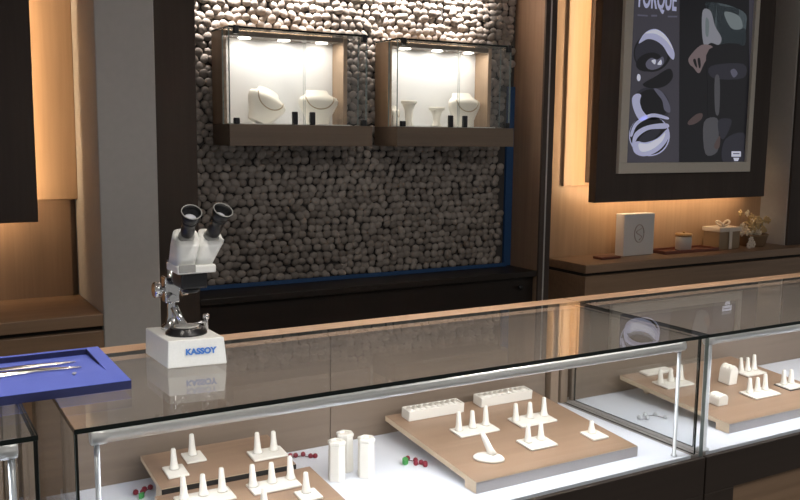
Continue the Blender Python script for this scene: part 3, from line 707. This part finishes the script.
tweezers('wider steel tweezers at the left, nearest the front of the blue tray', (-.19, .372), (.002, .392), .016, .011)
tag(MB().lathe((.057, .314, 1.0207), [(.0008, 0), (.0050, .0034), (.0050, .0042), (.0030, .0058)], n=8).build('gemstone', M['crystal']), 'tiny clear stone lying in the front of the blue tray', 'gemstone')

# ================================================================ SHELF ORNAMENTS (right)
zs = .8966
t = thing('gift_box', 'white upright box with a faint tan emblem on the right shelf', 'box', (3.345, 1.92, zs))
MB().box(3.228, 3.458, 1.885, 1.95, zs+.0004, 1.130).build('body', M['giftwhite'], t, .002, world=True)
b = MB()
b.tube([(3.343+.036*math.cos(a), 1.8838, 1.02+.05*math.sin(a)) for a in [2*math.pi*k/20 for k in range(21)]], .003, 6)
b.tube([(3.343+.018*math.sin(a*2)*(1+a*.1), 1.8838, .985+a*.018) for a in [i*.3 for i in range(14)]], .003, 6)
b.build('emblem', M['emblem'], t, world=True)
t = thing('wooden_tray', 'thin reddish wooden tray under the small lidded jar', 'tray', (3.76, 1.90, zs))
MB().box(3.50, 3.94, 1.83, 1.97, zs+.0004, zs+.008).build('floor_panel', M['traywood'], t, .002, world=True)
b = MB()
for q in ((3.50, 3.94, 1.83, 1.84), (3.50, 3.94, 1.96, 1.97), (3.50, 3.51, 1.84, 1.96), (3.93, 3.94, 1.84, 1.96)): b.box(*q, zs+.0082, zs+.018)
b.build('rim', M['traywood'], t, .001, world=True)
t = thing('jar', 'small pale jar with a golden lid standing on the reddish tray', 'jar', (3.715, 1.90, zs+.0085))
MB().lathe((3.715, 1.90, zs+.0088), [(.038, 0), (.045, .006), (.047, .05), (.045, .075), (.040, .08)], n=28).build('body', M['ceramic'], t, world=True)
MB().lathe((3.715, 1.90, zs+.0892), [(.047, 0), (.049, .003), (.049, .014), (.044, .017)], n=28).lathe((3.715, 1.90, zs+.1065), [(.006, 0), (.009, .006), (.003, .011)], n=14).build('lid', M['gold'], t, world=True)
t = thing('gift_box', 'kraft wrapped gift box with a pale ribbon beside the dried flowers', 'box', (4.05, 1.90, zs))
MB().box(3.955, 4.135, 1.845, 1.965, zs+.0004, zs+.105).build('body', M['wrap'], t, .003, world=True)
MB().box(3.948, 4.142, 1.838, 1.972, zs+.1052, zs+.130).build('lid', M['ribbon'], t, .003, world=True)
b = MB().box(4.03, 4.055, 1.8355, 1.8375, zs+.002, zs+.13)
for s in (-1, 1):
    b.tube([(4.043+s*.045*math.sin(a), 1.90-.02*math.sin(a*2), zs+.134+.032*math.sin(a)**2) for a in [math.pi*k/12 for k in range(13)]], .006, 6)
b.build('ribbon', M['ribbon'], t, world=True)
t = thing('flower_basket', 'wicker basket of dried pale and golden flowers at the right end of the shelf', 'flower basket', (4.30, 1.90, zs))
MB().lathe((4.32, 1.905, zs+.0005), [(.07, 0), (.078, .01), (.09, .06), (.094, .065), (.094, .075), (.084, .075), (.078, .05)], n=28).build('basket', M['wicker'], t, world=True)
rnd = random.Random(11)
for nm, mt, cnt, cc in (('pale_flower', 'petal', 30, (4.275, 1.89, .985)), ('golden_flower', 'petal2', 44, (4.345, 1.905, 1.02))):
    for i in range(cnt):
        b = MB(); c = Vector(cc)+Vector((rnd.gauss(0, .050), rnd.gauss(0, .022), rnd.gauss(0, .040)))
        c.z = max(c.z, zs+.085); c.y = min(max(c.y, 1.855), 1.95)
        for k in range(6):
            a = 2*math.pi*k/6+rnd.random()
            b.ball(c+Vector((.011*math.cos(a), -.004*rnd.random(), .011*math.sin(a))), (.013, .005, .0085), 6, 4, Matrix.Rotation(-a, 3, 'Y'))
        b.ball(c+Vector((0, -.005, 0)), .008, 6, 4)
        b.build(nm, M[mt], t, world=True)
b = MB()
for i in range(14):
    a = rnd.uniform(-.9, .9)
    b.tube([(4.32, 1.905, zs+.05), (4.32+.05*a, 1.90, zs+.09), (4.31+.10*a, 1.895, 1.01+rnd.uniform(-.02, .03))], .0015, 5)
b.build('stems', M['stem'], t, world=True)
b = MB()
for x, z in ((4.19, .915), (4.205, .945), (4.225, .918)):
    for k in range(7):
        a = 2*math.pi*k/7; b.ball((x+.014*math.cos(a), 1.82, z+.014*math.sin(a)), (.012, .005, .008), 6, 4, Matrix.Rotation(-a, 3, 'Y'))
    b.ball((x, 1.816, z), .007, 6, 4)
tag(b.build('flower_bunch', M['ribbon']), 'small bunch of whitish flowers lying in front of the flower basket', 'flowers')
tag(MB().box(3.02, 3.16, 1.83, 1.90, zs+.0004, zs+.014).build('red_box', M['traywood'], None, .003), 'low dark red box lying left of the white upright box', 'box')

# ================================================================ LIGHT
def area(name, loc, size, e, c=(1, .93, .84), rot=(0, 0, 0), sy=None, spread=None):
    l = bpy.data.lights.new(name, 'AREA'); l.energy = e; l.color = c; l.size = size
    if sy: l.shape = 'RECTANGLE'; l.size_y = sy
    if spread: l.spread = R(spread)
    o = bpy.data.objects.new(name, l); col.objects.link(o); o.location = loc; o.rotation_euler = rot; return o
def spot(name, loc, target, e, ang, blend=.6, c=(1, .92, .82), soft=.04):
    l = bpy.data.lights.new(name, 'SPOT'); l.energy = e; l.color = c; l.spot_size = R(ang); l.spot_blend = blend; l.shadow_soft_size = soft
    o = bpy.data.objects.new(name, l); col.objects.link(o); o.location = loc
    o.rotation_euler = (Vector(target)-Vector(loc)).to_track_quat('-Z', 'Y').to_euler(); return o
for x in (-.6, .6, 1.8, 3.0):
    spot('ceiling_spot', (x, -.35, 2.86), (x, .28, 1.0), 55, 62)
for x in (.98, 1.36, 1.74, 2.12):
    spot('wall_wash', (x, 1.80, 2.86), (x, 2.0, 2.66), 850, 71, .4, (1, .92, .85))
area('ceiling_panel', (1.4, -1.6, 2.85), 2.4, 36, (1, .95, .9), sy=1.2)
w = bpy.data.worlds.new('world'); scn.world = w; w.use_nodes = True
bg = w.node_tree.nodes['Background']; bg.inputs['Color'].default_value = (1, .97, .93, 1); bg.inputs['Strength'].default_value = .22

scn.view_settings.view_transform = 'Standard'; scn.view_settings.look = 'None'
scn.view_settings.exposure = .15; scn.view_settings.gamma = 1; scn.view_settings.use_curve_mapping = False
scn.cycles.max_bounces = 10; scn.cycles.transparent_max_bounces = 32; scn.cycles.use_denoising = True
